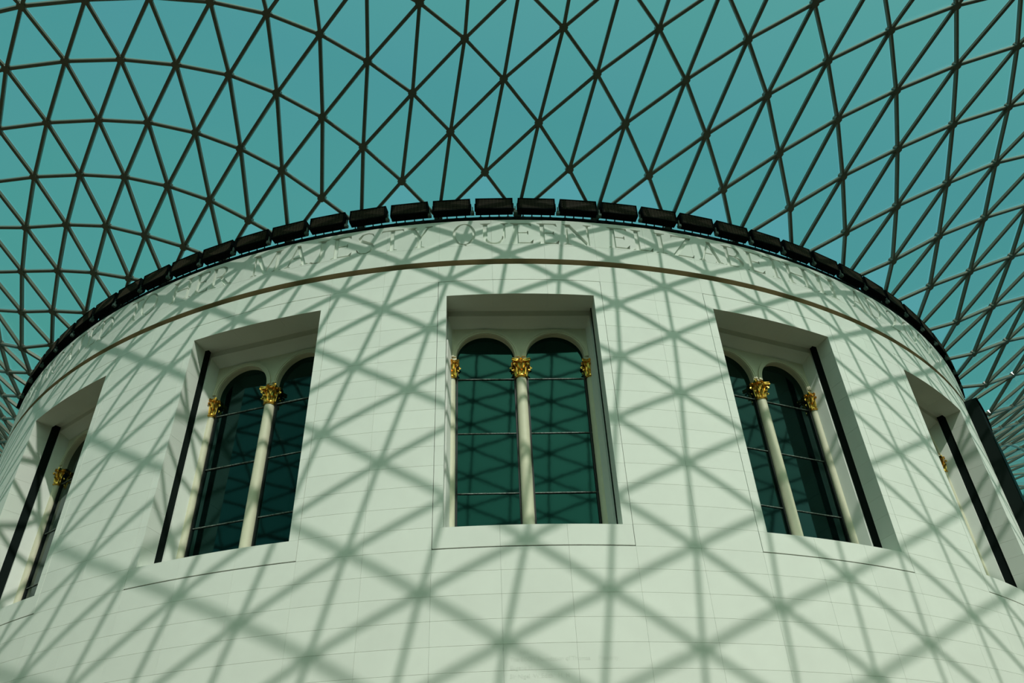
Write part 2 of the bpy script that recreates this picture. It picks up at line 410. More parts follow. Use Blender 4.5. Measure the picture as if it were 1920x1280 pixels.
def letter_block(t0, t1, z0, z1, depth=0.080, cut=0.068):
    g = GAP / 2; u0, u1 = t0 * R + g, t1 * R - g; z0 += g; z1 -= g
    ps = [p for lo, hi, p in polys if hi > u0 and lo < u1]
    vs = []; es = []
    def loop(pts, closed=True):
        n = len(vs); vs.extend(Vector(p) for p in pts)
        es.extend((n + i, n + (i + 1) % len(pts)) for i in range(len(pts) if closed else len(pts) - 1))
    loop([(u0, z0), (u1, z0), (u1, z1), (u0, z1)])
    k = max(2, int(math.ceil((u1 - u0) / (R * radians(1.0)))))
    for i in range(1, k):
        x = u0 + (u1 - u0) * i / k; loop([(x, z0), (x, z1)], False)
    for p in ps: loop(p)
    ov, oe, of, _, _, _ = delaunay_2d_cdt(vs, es, [], 0, 1e-5)
    tc_ = u0 + (u1 - u0) / 2
    V = []; F = []; idx = {}
    def P(i, deep, r=None):
        key = (i, deep)
        if key not in idx:
            rr = R - (cut if deep == 1 else 0.0 if deep == 0 else depth); t = (ov[i].x - tc_) / R
            idx[key] = len(V); V.append((rr * sin(t), R - rr * cos(t), ov[i].y - (z0 + z1) / 2))
        return idx[key]
    edge = {}
    for f in of:
        cx = sum(ov[i].x for i in f) / len(f); cy = sum(ov[i].y for i in f) / len(f)
        if not (u0 < cx < u1 and z0 < cy < z1): continue
        ins = any(inside(cx, cy, p) for p in ps)
        f = list(f)
        ar = sum(ov[f[i]].x * ov[f[(i + 1) % len(f)]].y - ov[f[(i + 1) % len(f)]].x * ov[f[i]].y for i in range(len(f)))
        if abs(ar) < 1e-9: continue
        if ar < 0: f.reverse()
        F.append(tuple(P(i, 1 if ins else 0) for i in f))
        for i in range(len(f)):
            a, c = f[i], f[(i + 1) % len(f)]
            edge.setdefault((min(a, c), max(a, c)), []).append((a, c, ins))
    for lst in edge.values():
        if len(lst) == 2 and lst[0][2] != lst[1][2]:
            a, c, _ = lst[0] if not lst[0][2] else lst[1]      # on the outer face, walked with the face on the left
            F.append((P(a, 0), P(a, 1), P(c, 1), P(c, 0)))
        elif len(lst) == 1:
            a, c, ins = lst[0]; lv = 1 if ins else 0
            F.append((P(a, lv), P(a, 2), P(c, 2), P(c, lv)))
    me = mesh('lettered_block', V, F, M_STONE, 20)
    obj('lettered_block', me, wall, place(tc_ / R, (z0 + z1) / 2))
for t0, t1, _ in cols + [(SLOT0, (SLOT0 + SLOT1) / 2, 0), ((SLOT0 + SLOT1) / 2, SLOT1, 0)]: letter_block(t0, t1, 17.43, Z_RIM)

# small donors' names low on the wall, cut so finely that only traces read
def small_text(s, th, z, size):
    cu = bpy.data.curves.new('inscription', 'FONT'); cu.body = s; cu.size = size; cu.extrude = 0.0; cu.resolution_u = 2
    tmp = bpy.data.objects.new('inscription', cu); COL.objects.link(tmp)
    dg = bpy.context.evaluated_depsgraph_get(); dg.update()
    me = bpy.data.meshes.new_from_object(tmp.evaluated_get(dg))
    bpy.data.objects.remove(tmp)
    for v in me.vertices:
        x, y = v.co.x, v.co.y; t = x / R
        v.co = (( R + 0.002) * sin(t), R - (R + 0.002) * cos(t), y)
    me.materials.clear(); me.materials.append(M_CUT)
    obj('inscription', me, wall, place(radians(th), z), label='small faint line of carved names low on the white wall')
M_CUT = mat('cut_stone', (0.745, 0.78, 0.705), 0.8, spec=0.1)
small_text('HH', 0.95, 6.215, 0.115)
small_text('The EDDY Foundation of Thomas     Property', 0.42, 6.085, 0.115)
small_text('Eugene H', 0.40, 5.925, 0.115)
small_text('Sir Nigel  W Edith   H  H', 0.38, 5.765, 0.115)

# ------------------------------------------------------------------ windows
def wpt(t, r): return (r * sin(t), R - r * cos(t))      # plan point in window space: x right, y inwards
RF = R + 0.002
DPT = 0.62
G2 = 0.006
def frame_piece_lintel(t0, t1):
    n = 4; g = GAP / 2 / R
    a = [wpt(t0 + g + (t1 - t0 - 2 * g) * i / n, RF) for i in range(n + 1)]
    x0 = a[0][0]; x1 = a[-1][0]
    return a + [(x1, DPT), (x0, DPT)]
def build_window_meshes():
    M = {}
    t1 = WF - 0.010 / R
    th = [-t1, -t1 / 3, t1 / 3, t1]
    M['lintel'] = [MB().prism(frame_piece_lintel(th[i], th[i + 1]), Z_OT, Z_FT - 0.018).mesh('lintel_stone', M_STONE, 25) for i in range(3)]
    M['sill'] = [MB().prism(frame_piece_lintel(th[i], th[i + 1]), Z_FB + 0.024, Z_OB).mesh('sill_stone', M_STONE, 25) for i in range(3)]
    ch = (Z_OT - Z_OB) / 13
    a0 = math.asin(HW / RF)
    pr = [wpt(a0, RF), wpt((a0 + t1) / 2, RF), wpt(t1, RF), (wpt(t1, RF)[0], DPT), (HW, DPT)]
    M['jamb_r'] = MB().prism(pr, -ch / 2 + 0.002, ch / 2 - 0.002).mesh('jamb_stone', M_STONE, 25)
    M['jamb_l'] = MB().prism([(-x, y) for x, y in reversed(pr)], -ch / 2 + 0.002, ch / 2 - 0.002).mesh('jamb_stone', M_STONE, 25)
    M['ch'] = ch
    # black void behind the cladding
    b = MB(); X, Y0, Y1, Za, Zb = HW + 0.02, 0.50, 2.3, Z_OB - 0.3, Z_OT + 0.27
    vs = [(x, y, z) for z in (Za, Zb) for y in (Y0, Y1) for x in (-X, X)]
    b.add(vs, [(0, 1, 3, 2), (4, 6, 7, 5), (2, 3, 7, 6), (0, 2, 6, 4), (1, 5, 7, 3)])
    M['void'] = b.mesh('recess_void', M_FRAMEGAP)
    b = MB(); b.box(-HW, HW, DPT - 0.02, 0.90, Z_OT + 0.12, Z_OT + 0.26); M['gap_head'] = b.mesh('gap_head', M_STONE)
    # inner white reveal, splayed towards the arcade: two jambs and a head
    XF, XI, ya, yb, zf, zi = HW - 0.03, 1.865, 0.89, 1.22, Z_OT - 0.06, Z_OT - 0.265
    b = MB(); b.prism([(XF, ya), (XF + 0.42, ya), (XF + 0.42, yb + 0.3), (XI, yb + 0.3), (XI, yb)], Z_OB - 0.3, zf + 0.4); M['inner_r'] = b.mesh('inner_jamb', M_STONE)
    b = MB(); b.prism([(-XI, yb), (-XI, yb + 0.3), (-XF - 0.42, yb + 0.3), (-XF - 0.42, ya), (-XF, ya)], Z_OB - 0.3, zf + 0.4); M['inner_l'] = b.mesh('inner_jamb', M_STONE)
    b = MB()
    b.add([(x, y, z) for x in (-XF, XF) for y, z in ((ya, zf), (yb, zi), (yb + 0.3, zi), (yb + 0.3, zf + 0.4), (ya, zf + 0.4))],
          [(0, 1, 6, 5), (1, 2, 7, 6), (2, 3, 8, 7), (3, 4, 9, 8), (4, 0, 5, 9), (4, 3, 2, 1, 0), (5, 6, 7, 8, 9)])
    M['head'] = b.mesh('inner_head', M_STONE)
    # arcaded plate: two round-headed openings
    cx, rad, zs = 0.948, 0.79, 14.39
    zt = zi
    def plate(y0, y1, rr, out=None):
        b = MB(); n = 24
        for s in (-1, 1):
            c0 = s * cx
            arc = [(c0 + rr * cos(pi * i / n), zs + rr * sin(pi * i / n)) for i in range(n + 1)]
            if out is None:               # spandrel fills up to a rectangle
                lo, hi = (0.0, XI) if s > 0 else (-XI, 0.0)
                top = [(min(hi, max(lo, c0 + (XI / 2 + 0.03) * max(-1, min(1, cos(pi * i / n) * 1.35)))), zt) for i in range(n + 1)]
                top[0] = (hi, zt); top[-1] = (lo, zt)
                f0 = [(x, y0, z) for x, z in arc] + [(x, y0, z) for x, z in top]
                b.add(f0, [(i, i + 1, n + 2 + i, n + 1 + i) for i in range(n)])
                zb = 14.245
                b.add([(hi, y0, zt), (hi, y0, zb), (c0 + rr, y0, zb), (c0 + rr, y0, zs)], [(0, 1, 2, 3)][:0] + [(0, 3, 2, 1)])
                b.add([(lo, y0, zt), (lo, y0, zb), (c0 - rr, y0, zb), (c0 - rr, y0, zs)], [(0, 1, 2, 3)])
                b.add([(x, y, z) for y in (y0, y1) for x, z in [(c0 + rr, zb)] + arc + [(c0 - rr, zb)]], [(i, n + 3 + i, n + 4 + i, i + 1) for i in range(n + 2)])
                b.add([(hi, y0, zb), (hi, y1, zb), (c0 + rr, y1, zb), (c0 + rr, y0, zb)], [(0, 1, 2, 3)])
                b.add([(lo, y0, zb), (lo, y1, zb), (c0 - rr, y1, zb), (c0 - rr, y0, zb)], [(3, 2, 1, 0)])
            else:                          # a moulding ring standing proud
                arc2 = [(c0 + out * cos(pi * i / n), zs + out * sin(pi * i / n)) for i in range(n + 1)]
                if s > 0: arc2 = [(max(x, 0.004), z) for x, z in arc2]
                else: arc2 = [(min(x, -0.004), z) for x, z in arc2]
                v = [(x, y0, z) for x, z in arc] + [(x, y0, z) for x, z in arc2] + [(x, y1, z) for x, z in arc] + [(x, y1, z) for x, z in arc2]
                m = n + 1
                b.add(v, [(i, i + 1, m + i + 1, m + i) for i in range(n)] + [(m + i, m + i + 1, 3 * m + i + 1, 3 * m + i) for i in range(n)] + [(i, 2 * m + i, 2 * m + i + 1, i + 1) for i in range(n)])
                b.add([v[0], v[m], v[3 * m], v[2 * m]], [(0, 1, 2, 3)])
                b.add([v[n], v[m + n], v[3 * m + n], v[2 * m + n]], [(0, 3, 2, 1)])
        return b
    M['plate'] = plate(1.22, 1.42, rad).mesh('arcade_plate', M_CREAM, 30)
    bm_ = plate(1.19, 1.225, rad + 0.012, 0.875)
    bm2 = plate(1.175, 1.21, rad + 0.06, 0.92)
    bm_.add(bm2.v, bm2.f)
    M['moulding'] = bm_.mesh('archivolt', M_CREAM, 30)
    # shafts and capitals
    zc0, zc1 = 13.72, 14.25
    b = MB(); b.lathe([(0.152, Z_OB - 0.2), (0.150, 11.2), (0.143, 13.0), (0.138, zc0)], 24); M['shaft'] = b.mesh('column', M_CREAM, 40)
    b = MB(); b.lathe([(0.115, Z_OB - 0.2), (0.112, 11.5), (0.105, zc0)], 16); M['side_shaft'] = b.mesh('column', M_CREAM, 40)
    M['capital'] = capital(zc1 - zc0).mesh('capital', M_GOLD, 45)
    # glass and its bars
    bars = [Z_OB - 0.12, 10.40, 12.08, 13.76, 15.22]
    yp = 1.385
    M['panes'] = []
    for q in range(4):
        z0, z1 = bars[q] + 0.012, bars[q + 1] - 0.012
        M['panes'].append((MB().box(-0.83, 0.83, 0, 0.012, 0, z1 - z0).mesh('window_pane', M_PANE), z0))
    M['yp'] = yp; M['cx'] = cx
    b = MB(); b.box(-0.83, 0.83, -0.022, 0.02, -0.011, 0.011); M['bar'] = b.mesh('glazing_bar', M_GLAZE); M['bars'] = bars
    b = MB(); b.box(-0.022, 0.022, -0.03, 0.03, Z_OB - 0.1, 14.3); M['stile'] = b.mesh('stile', M_STILE)
    return M

def capital(H):
    b = MB()
    # bell with the rounded ring at its foot
    b.lathe([(0.142, -0.01), (0.172, 0.0), (0.180, 0.018), (0.172, 0.036), (0.150, 0.042), (0.148, 0.20), (0.158, 0.34), (0.190, 0.47), (0.225, 0.53), (0.20, 0.545)], 20)
    def leaf(a, z0, h, w, r0, curl):
        prof = [(r0, 0.0, 0.62), (r0 + 0.012, 0.30, 0.92), (r0 + 0.022, 0.60, 1.0), (r0 + 0.05, 0.85, 0.80), (r0 + curl, 1.0, 0.52), (r0 + curl + 0.028, 0.93, 0.30), (r0 + curl + 0.022, 0.80, 0.12)]
        vs = []; m = 5
        for r, t, ww in prof:
            for i in range(m):
                s = (i - 2) / 2
                rr = r - 0.022 * s * s + (0.016 if i == 2 else 0) ; aa = a + s * ww * w / 2 / max(r, 0.1)
                zz = z0 + h * t - 0.02 * abs(s) * (1 if t < 0.9 else 0.3) + (0.012 if i in (1, 3) else 0)
                vs.append((rr * cos(aa), rr * sin(aa), zz))
        n = len(prof)
        fs = [(p * m + i, p * m + i + 1, (p + 1) * m + i + 1, (p + 1) * m + i) for p in range(n - 1) for i in range(m - 1)]
        back = [(x * 0.93, y * 0.93, z - 0.004) for x, y, z in vs]
        k = len(vs)
        fs2 = [tuple(i + k for i in reversed(f)) for f in fs]
        rim = [i for i in range(m)] + [p * m + m - 1 for p in range(1, n)] + [(n - 1) * m + i for i in range(m - 2, -1, -1)] + [p * m for p in range(n - 2, 0, -1)]
        fs3 = [(rim[(i + 1) % len(rim)], rim[i], rim[i] + k, rim[(i + 1) % len(rim)] + k) for i in range(len(rim))]
        b.add(vs + back, fs + fs2 + fs3)
    for i in range(8): leaf(i * pi / 4 + pi / 8, 0.045, 0.20, 0.125, 0.152, 0.085)
    for i in range(8): leaf(i * pi / 4, 0.10, 0.30, 0.120, 0.156, 0.105)
    # corner volutes
    for i in range(4):
        a = pi / 4 + i * pi / 2
        pts = []; rs = []
        for q in range(26):
            t = q / 25
            if t < 0.4:
                s = t / 0.4; r, z = 0.165 + 0.125 * s ** 1.6, 0.30 + 0.215 * s
            else:
                s = (t - 0.4) / 0.6; an = pi / 2 - s * 2 * pi * 1.35; q_ = 0.052 * (1 - 0.72 * s)
                r, z = 0.292 + q_ * cos(an), 0.463 + q_ * sin(an)
            pts.append((r * cos(a), r * sin(a), z)); rs.append(0.020 - 0.006 * t)
        b.tube(pts, rs, 6)
        for sgn in (-1, 1):               # small inner scrolls
            a2 = a + sgn * 0.42
            pts = []
            for q in range(16):
                t = q / 15; an = -pi / 2 + t * 2 * pi * 1.1; q_ = 0.034 * (1 - 0.6 * t)
                pts.append(((0.215 + q_ * 0.25) * cos(a2 + q_ * cos(an) * 3.2), (0.215 + q_ * 0.25) * sin(a2 + q_ * cos(an) * 3.2), 0.475 + q_ * sin(an)))
            b.tube(pts, 0.013, 5)
    # abacus with hollowed sides
    def aba(sc, n=8):
        out = []
        for i in range(4):
            a = pi / 4 + i * pi / 2; a2 = a + pi / 2
            c0 = Vector((cos(a), sin(a))) * 0.365; c1 = Vector((cos(a2), sin(a2))) * 0.365
            tdir = (c1 - c0).normalized(); ndir = Vector((cos(a + pi / 4), sin(a + pi / 4)))
            p0 = c0 + tdir * 0.03; p1 = c1 - tdir * 0.03
            for q in range(n):
                t = q / (n - 1); p = p0.lerp(p1, t) - ndir * 0.062 * sin(pi * t); out.append((p * sc))
        return out
    rings = [(0.94, H - 0.075), (0.97, H - 0.05), (0.97, H - 0.035), (1.0, H - 0.03), (1.0, H)]
    P = [aba(s) for s, z in rings]; n = len(P[0])
    vs = [(p.x, p.y, z) for (s, z), ring_ in zip(rings, P) for p in ring_]
    fs = [(j * n + i, j * n + (i + 1) % n, (j + 1) * n + (i + 1) % n, (j + 1) * n + i) for j in range(len(rings) - 1) for i in range(n)]
    fs += [tuple(range(n - 1, -1, -1)), tuple(range((len(rings) - 1) * n, len(rings) * n))]
    b.add(vs, fs)
    for i in range(4):                     # flower in the middle of each side
        a = i * pi / 2
        for q in range(5):
            an = q * 2 * pi / 5; c = Vector((0.235 * cos(a), 0.235 * sin(a), H - 0.03)); t = Vector((-sin(a), cos(a), 0))
            ctr = c + t * 0.032 * cos(an) + Vector((0, 0, 0.036 * sin(an)))
            mw = Matrix.Translation(ctr) @ Matrix.Diagonal((0.026, 0.026, 0.026, 1))
            b.add([mw @ Vector(v) for v in ((1, 0, 0), (-1, 0, 0), (0, 1, 0), (0, -1, 0), (0, 0, 1), (0, 0, -1))],
                  [(0, 2, 4), (2, 1, 4), (1, 3, 4), (3, 0, 4), (2, 0, 5), (1, 2, 5), (3, 1, 5), (0, 3, 5)])
    return b

WM = build_window_meshes()
WLAB = {-3: 'arched window hidden past the left edge of the drum', -2: 'leftmost tall window cut by the left edge of the picture, lit left jamb',
        -1: 'tall twin-arched window to the left of the middle one, near-black panes', 0: 'middle twin-arched window, green panes reflecting the roof lattice',
        1: 'tall twin-arched window to the right of the middle one, deep shaded right jamb', 2: 'narrow-looking window near the right edge with a sunlit right jamb'}
def make_window(k):
    az = WIN_AZ[k]
    root = bpy.data.objects.new('window_%d' % (k + 4), None); COL.objects.link(root)
    root.matrix_world = place(az, 0, R)
    root['kind'] = 'structure'; root['label'] = WLAB[k]
    I = Matrix.Identity(4); T = Matrix.Translation
    for i in range(3):
        obj('lintel_stone', WM['lintel'][i], root, I); obj('sill_stone', WM['sill'][i], root, I)
    ch = WM['ch']
    for r in range(13):
        z = Z_OB + (r + 0.5) * ch
        obj('jamb_stone', WM['jamb_l'], root, T((0, 0, z))); obj('jamb_stone', WM['jamb_r'], root, T((0, 0, z)))
    obj('recess_void', WM['void'], root, I, label='black gap between the cladding and the old wall')
    obj('gap_head', WM['gap_head'], root, I)
    obj('inner_jamb', WM['inner_l'], root, I); obj('inner_jamb', WM['inner_r'], root, I); obj('inner_head', WM['head'], root, I)
    obj('arcade_plate', WM['plate'], root, I); obj('archivolt', WM['moulding'], root, I)
    cl = obj('column', WM['shaft'], root, T((0, 1.31, 0)))
    obj('capital', WM['capital'], cl, T((0, 0, 13.72)), label='gilded leafy capital on top of the middle column')
    for s in (-1, 1):
        c2 = obj('column', WM['side_shaft'], root, T((s * 1.865, 1.31, 0)))
        obj('capital', WM['capital'], c2, T((0, 0, 13.72)) @ Matrix.Diagonal((0.80, 0.80, 1, 1)), label='gilded capital half buried in the jamb')
        for q, (me, z0) in enumerate(WM['panes']):
            rx = Matrix.Rotation(radians(random.uniform(-0.25, 0.25)), 4, 'X') @ Matrix.Rotation(radians(random.uniform(-0.25, 0.25)), 4, 'Z')
            obj('window_pane', me, root, T((s * WM['cx'], WM['yp'], z0)) @ rx)
        for z in WM['bars'][1:4]: obj('glazing_bar', WM['bar'], root, T((s * WM['cx'], WM['yp'] - 0.012, z)))
        for x in (0.17, 1.72): obj('stile', WM['stile'], root, T((s * x, WM['yp'] - 0.02, 0)))
for k in WINS: make_window(k)

# tall dark glazed strip that runs up the turning right edge of the drum
def slot():
    root = obj('window_7', None, kind='structure', label='tall dark strip running up the right edge of the drum')
    root.matrix_world = place(SLOT0, 0, R)
    def pts(r, n=5): return [wpt(( SLOT1 - SLOT0) * i / n, r) for i in range(n + 1)]
    zt = Z_G0 - 0.02
    b = MB(); b.prism(pts(R + 0.40) + pts(R - 0.02)[::-1], 0, zt - 0.08); obj('dark_casing', b.mesh('dark_casing', M_FRAMEGAP, 25), root)
    z = 0.0
    while z < zt - 1.7:
        b = MB(); b.prism(pts(R + 0.43) + pts(R + 0.41)[::-1], z + 0.01, z + 1.67); obj('dark_panel', b.mesh('dark_panel', M_DARK, 25), root); z += 1.68
    b = MB(); b.prism(pts(R + 0.45) + pts(R - 0.02)[::-1], zt - 0.08, zt); obj('cap', b.mesh('cap', M_FRAMEGAP, 25), root)
slot()

# ------------------------------------------------------------------ dark ring beam and floodlights on the rim
def arc_prism(prof, name, m, t0=-TH_LIM, t1=TH_LIM, k=152):
    b = MB(); n = len(prof)
    vs = [cylpt(t0 + (t1 - t0) * i / k, z, r) for i in range(k + 1) for r, z in prof]
    fs = [(i * n + j, (i + 1) * n + j, (i + 1) * n + (j + 1) % n, i * n + (j + 1) % n) for i in range(k) for j in range(n)]
    fs += [tuple(range(n - 1, -1, -1)), tuple(range(k * n, k * n + n))]
    return b.add(vs, fs).mesh(name, m, 25)
obj('trim_2', arc_prism([(R - 0.06, Z_RIM - 0.012), (R - 0.06, 18.48), (R - 0.02, 18.50), (R - 0.02, 18.585), (R - 0.30, 18.585), (R - 0.30, Z_RIM - 0.012)], 'ring_beam', M_FASCIA),
    kind='structure', label='dark steel ring beam round the rim of the drum under the floodlights')

LW, LH, LD = 1.10, 0.44, 0.26
def lamp_meshes():
    L = {}
    t = 0.035
    b = MB()                               # open-fronted casing
    b.box(-LW / 2, LW / 2, 0.03, LD, 0, LH)
    L['housing'] = b.mesh('housing', M_LAMP)
    b = MB()
    b.box(-LW / 2, LW / 2, 0, 0.03, LH - t, LH); b.box(-LW / 2, LW / 2, 0, 0.03, 0, t)
    b.box(-LW / 2, -LW / 2 + t, 0, 0.03, t, LH - t); b.box(LW / 2 - t, LW / 2, 0, 0.03, t, LH - t)
    L['bezel'] = b.mesh('bezel', M_LAMP)
    b = MB(); b.box(-LW / 2 + t, LW / 2 - t, 0.018, 0.0305, t, LH - t); L['lens'] = b.mesh('lens', M_LENS)
    b = MB()
    for i in range(1, 30):
        x = -LW / 2 + t + (LW - 2 * t) * i / 30; wd = 0.005 if i % 3 else 0.009
        b.box(x - wd, x + wd, 0.004, 0.017, t, LH - t)
    for i in range(1, 5):
        z = t + (LH - 2 * t) * i / 5; b.box(-LW / 2 + t, LW / 2 - t, 0.006, 0.016, z - 0.004, z + 0.004)
    L['grille'] = b.mesh('grille', M_GRILLE)
    b = MB(); b.tube([(0, 0.13, 0.01), (0, 0.17, -0.09), (0, 0.21, -0.19)], 0.018, 6); b.box(-0.05, 0.05, 0.15, 0.28, -0.195, -0.18); L['foot'] = b.mesh('foot', M_LAMP)
    b = MB(); b.prism([(-0.042, 0.03), (0.042, 0.03), (0.050, 0.14), (-0.050, 0.14)], -0.165, -0.07); b.box(-0.014, 0.014, 0.06, 0.11, -0.06, 0.12); L['box'] = b.mesh('junction_box', M_BOX)
    b = MB(); b.box(-0.012, 0.012, 0.08, 0.18, 0.06, 0.30); L['arm'] = b.mesh('yoke_arm', M_LAMP)
    return L
LM = lamp_meshes()
ORD = ['first', 'second', 'third', 'fourth', 'fifth', 'sixth', 'seventh', 'eighth', 'ninth', 'tenth', 'eleventh', 'twelfth', 'thirteenth', 'fourteenth',
       'fifteenth', 'sixteenth', 'seventeenth', 'eighteenth', 'nineteenth']
Z_LAMP = 18.78
def lamp_label(i):                          # lamps 0 and 1 flank the top of the rim over the middle window
    side = 'left' if i <= 0 else 'right'
    n = -i if i <= 0 else i - 1
    if n == 0: return 'wide black floodlight over the middle window, just %s of its centre line' % side
    return 'black rim floodlight, %s one further %s from the pair over the middle window' % (ORD[n - 1], side)
first = None
SPAN = SP / 6
for i in range(-17, 19):
    th = radians(0.35) + i * SPAN
    if first is None:
        o = bpy.data.objects.new('floodlight', None); COL.objects.link(o)
        obj('housing', LM['housing'], o); obj('bezel', LM['bezel'], o); obj('lens', LM['lens'], o); obj('grille', LM['grille'], o)
        for x in (-0.40, -0.14, 0.14, 0.40): obj('foot', LM['foot'], o, Matrix.Translation((x, 0, 0)))
        obj('junction_box', LM['box'], o, Matrix.Translation((LW / 2 + 0.065, -0.03, 0)), label='small grey-green junction box on the end')
        for x in (-LW / 2 - 0.014, LW / 2 + 0.014): obj('yoke_arm', LM['arm'], o, Matrix.Translation((x, 0, 0)))
        first = o
    else:
        o = first.copy(); COL.objects.link(o)
        for c in first.children:
            d = c.copy(); d.parent = o; COL.objects.link(d)
    o.matrix_world = place(th, Z_LAMP, R + 0.12)
    o['label'] = lamp_label(i); o['category'] = 'floodlight'; o['group'] = 'floodlights round the rim of the drum'

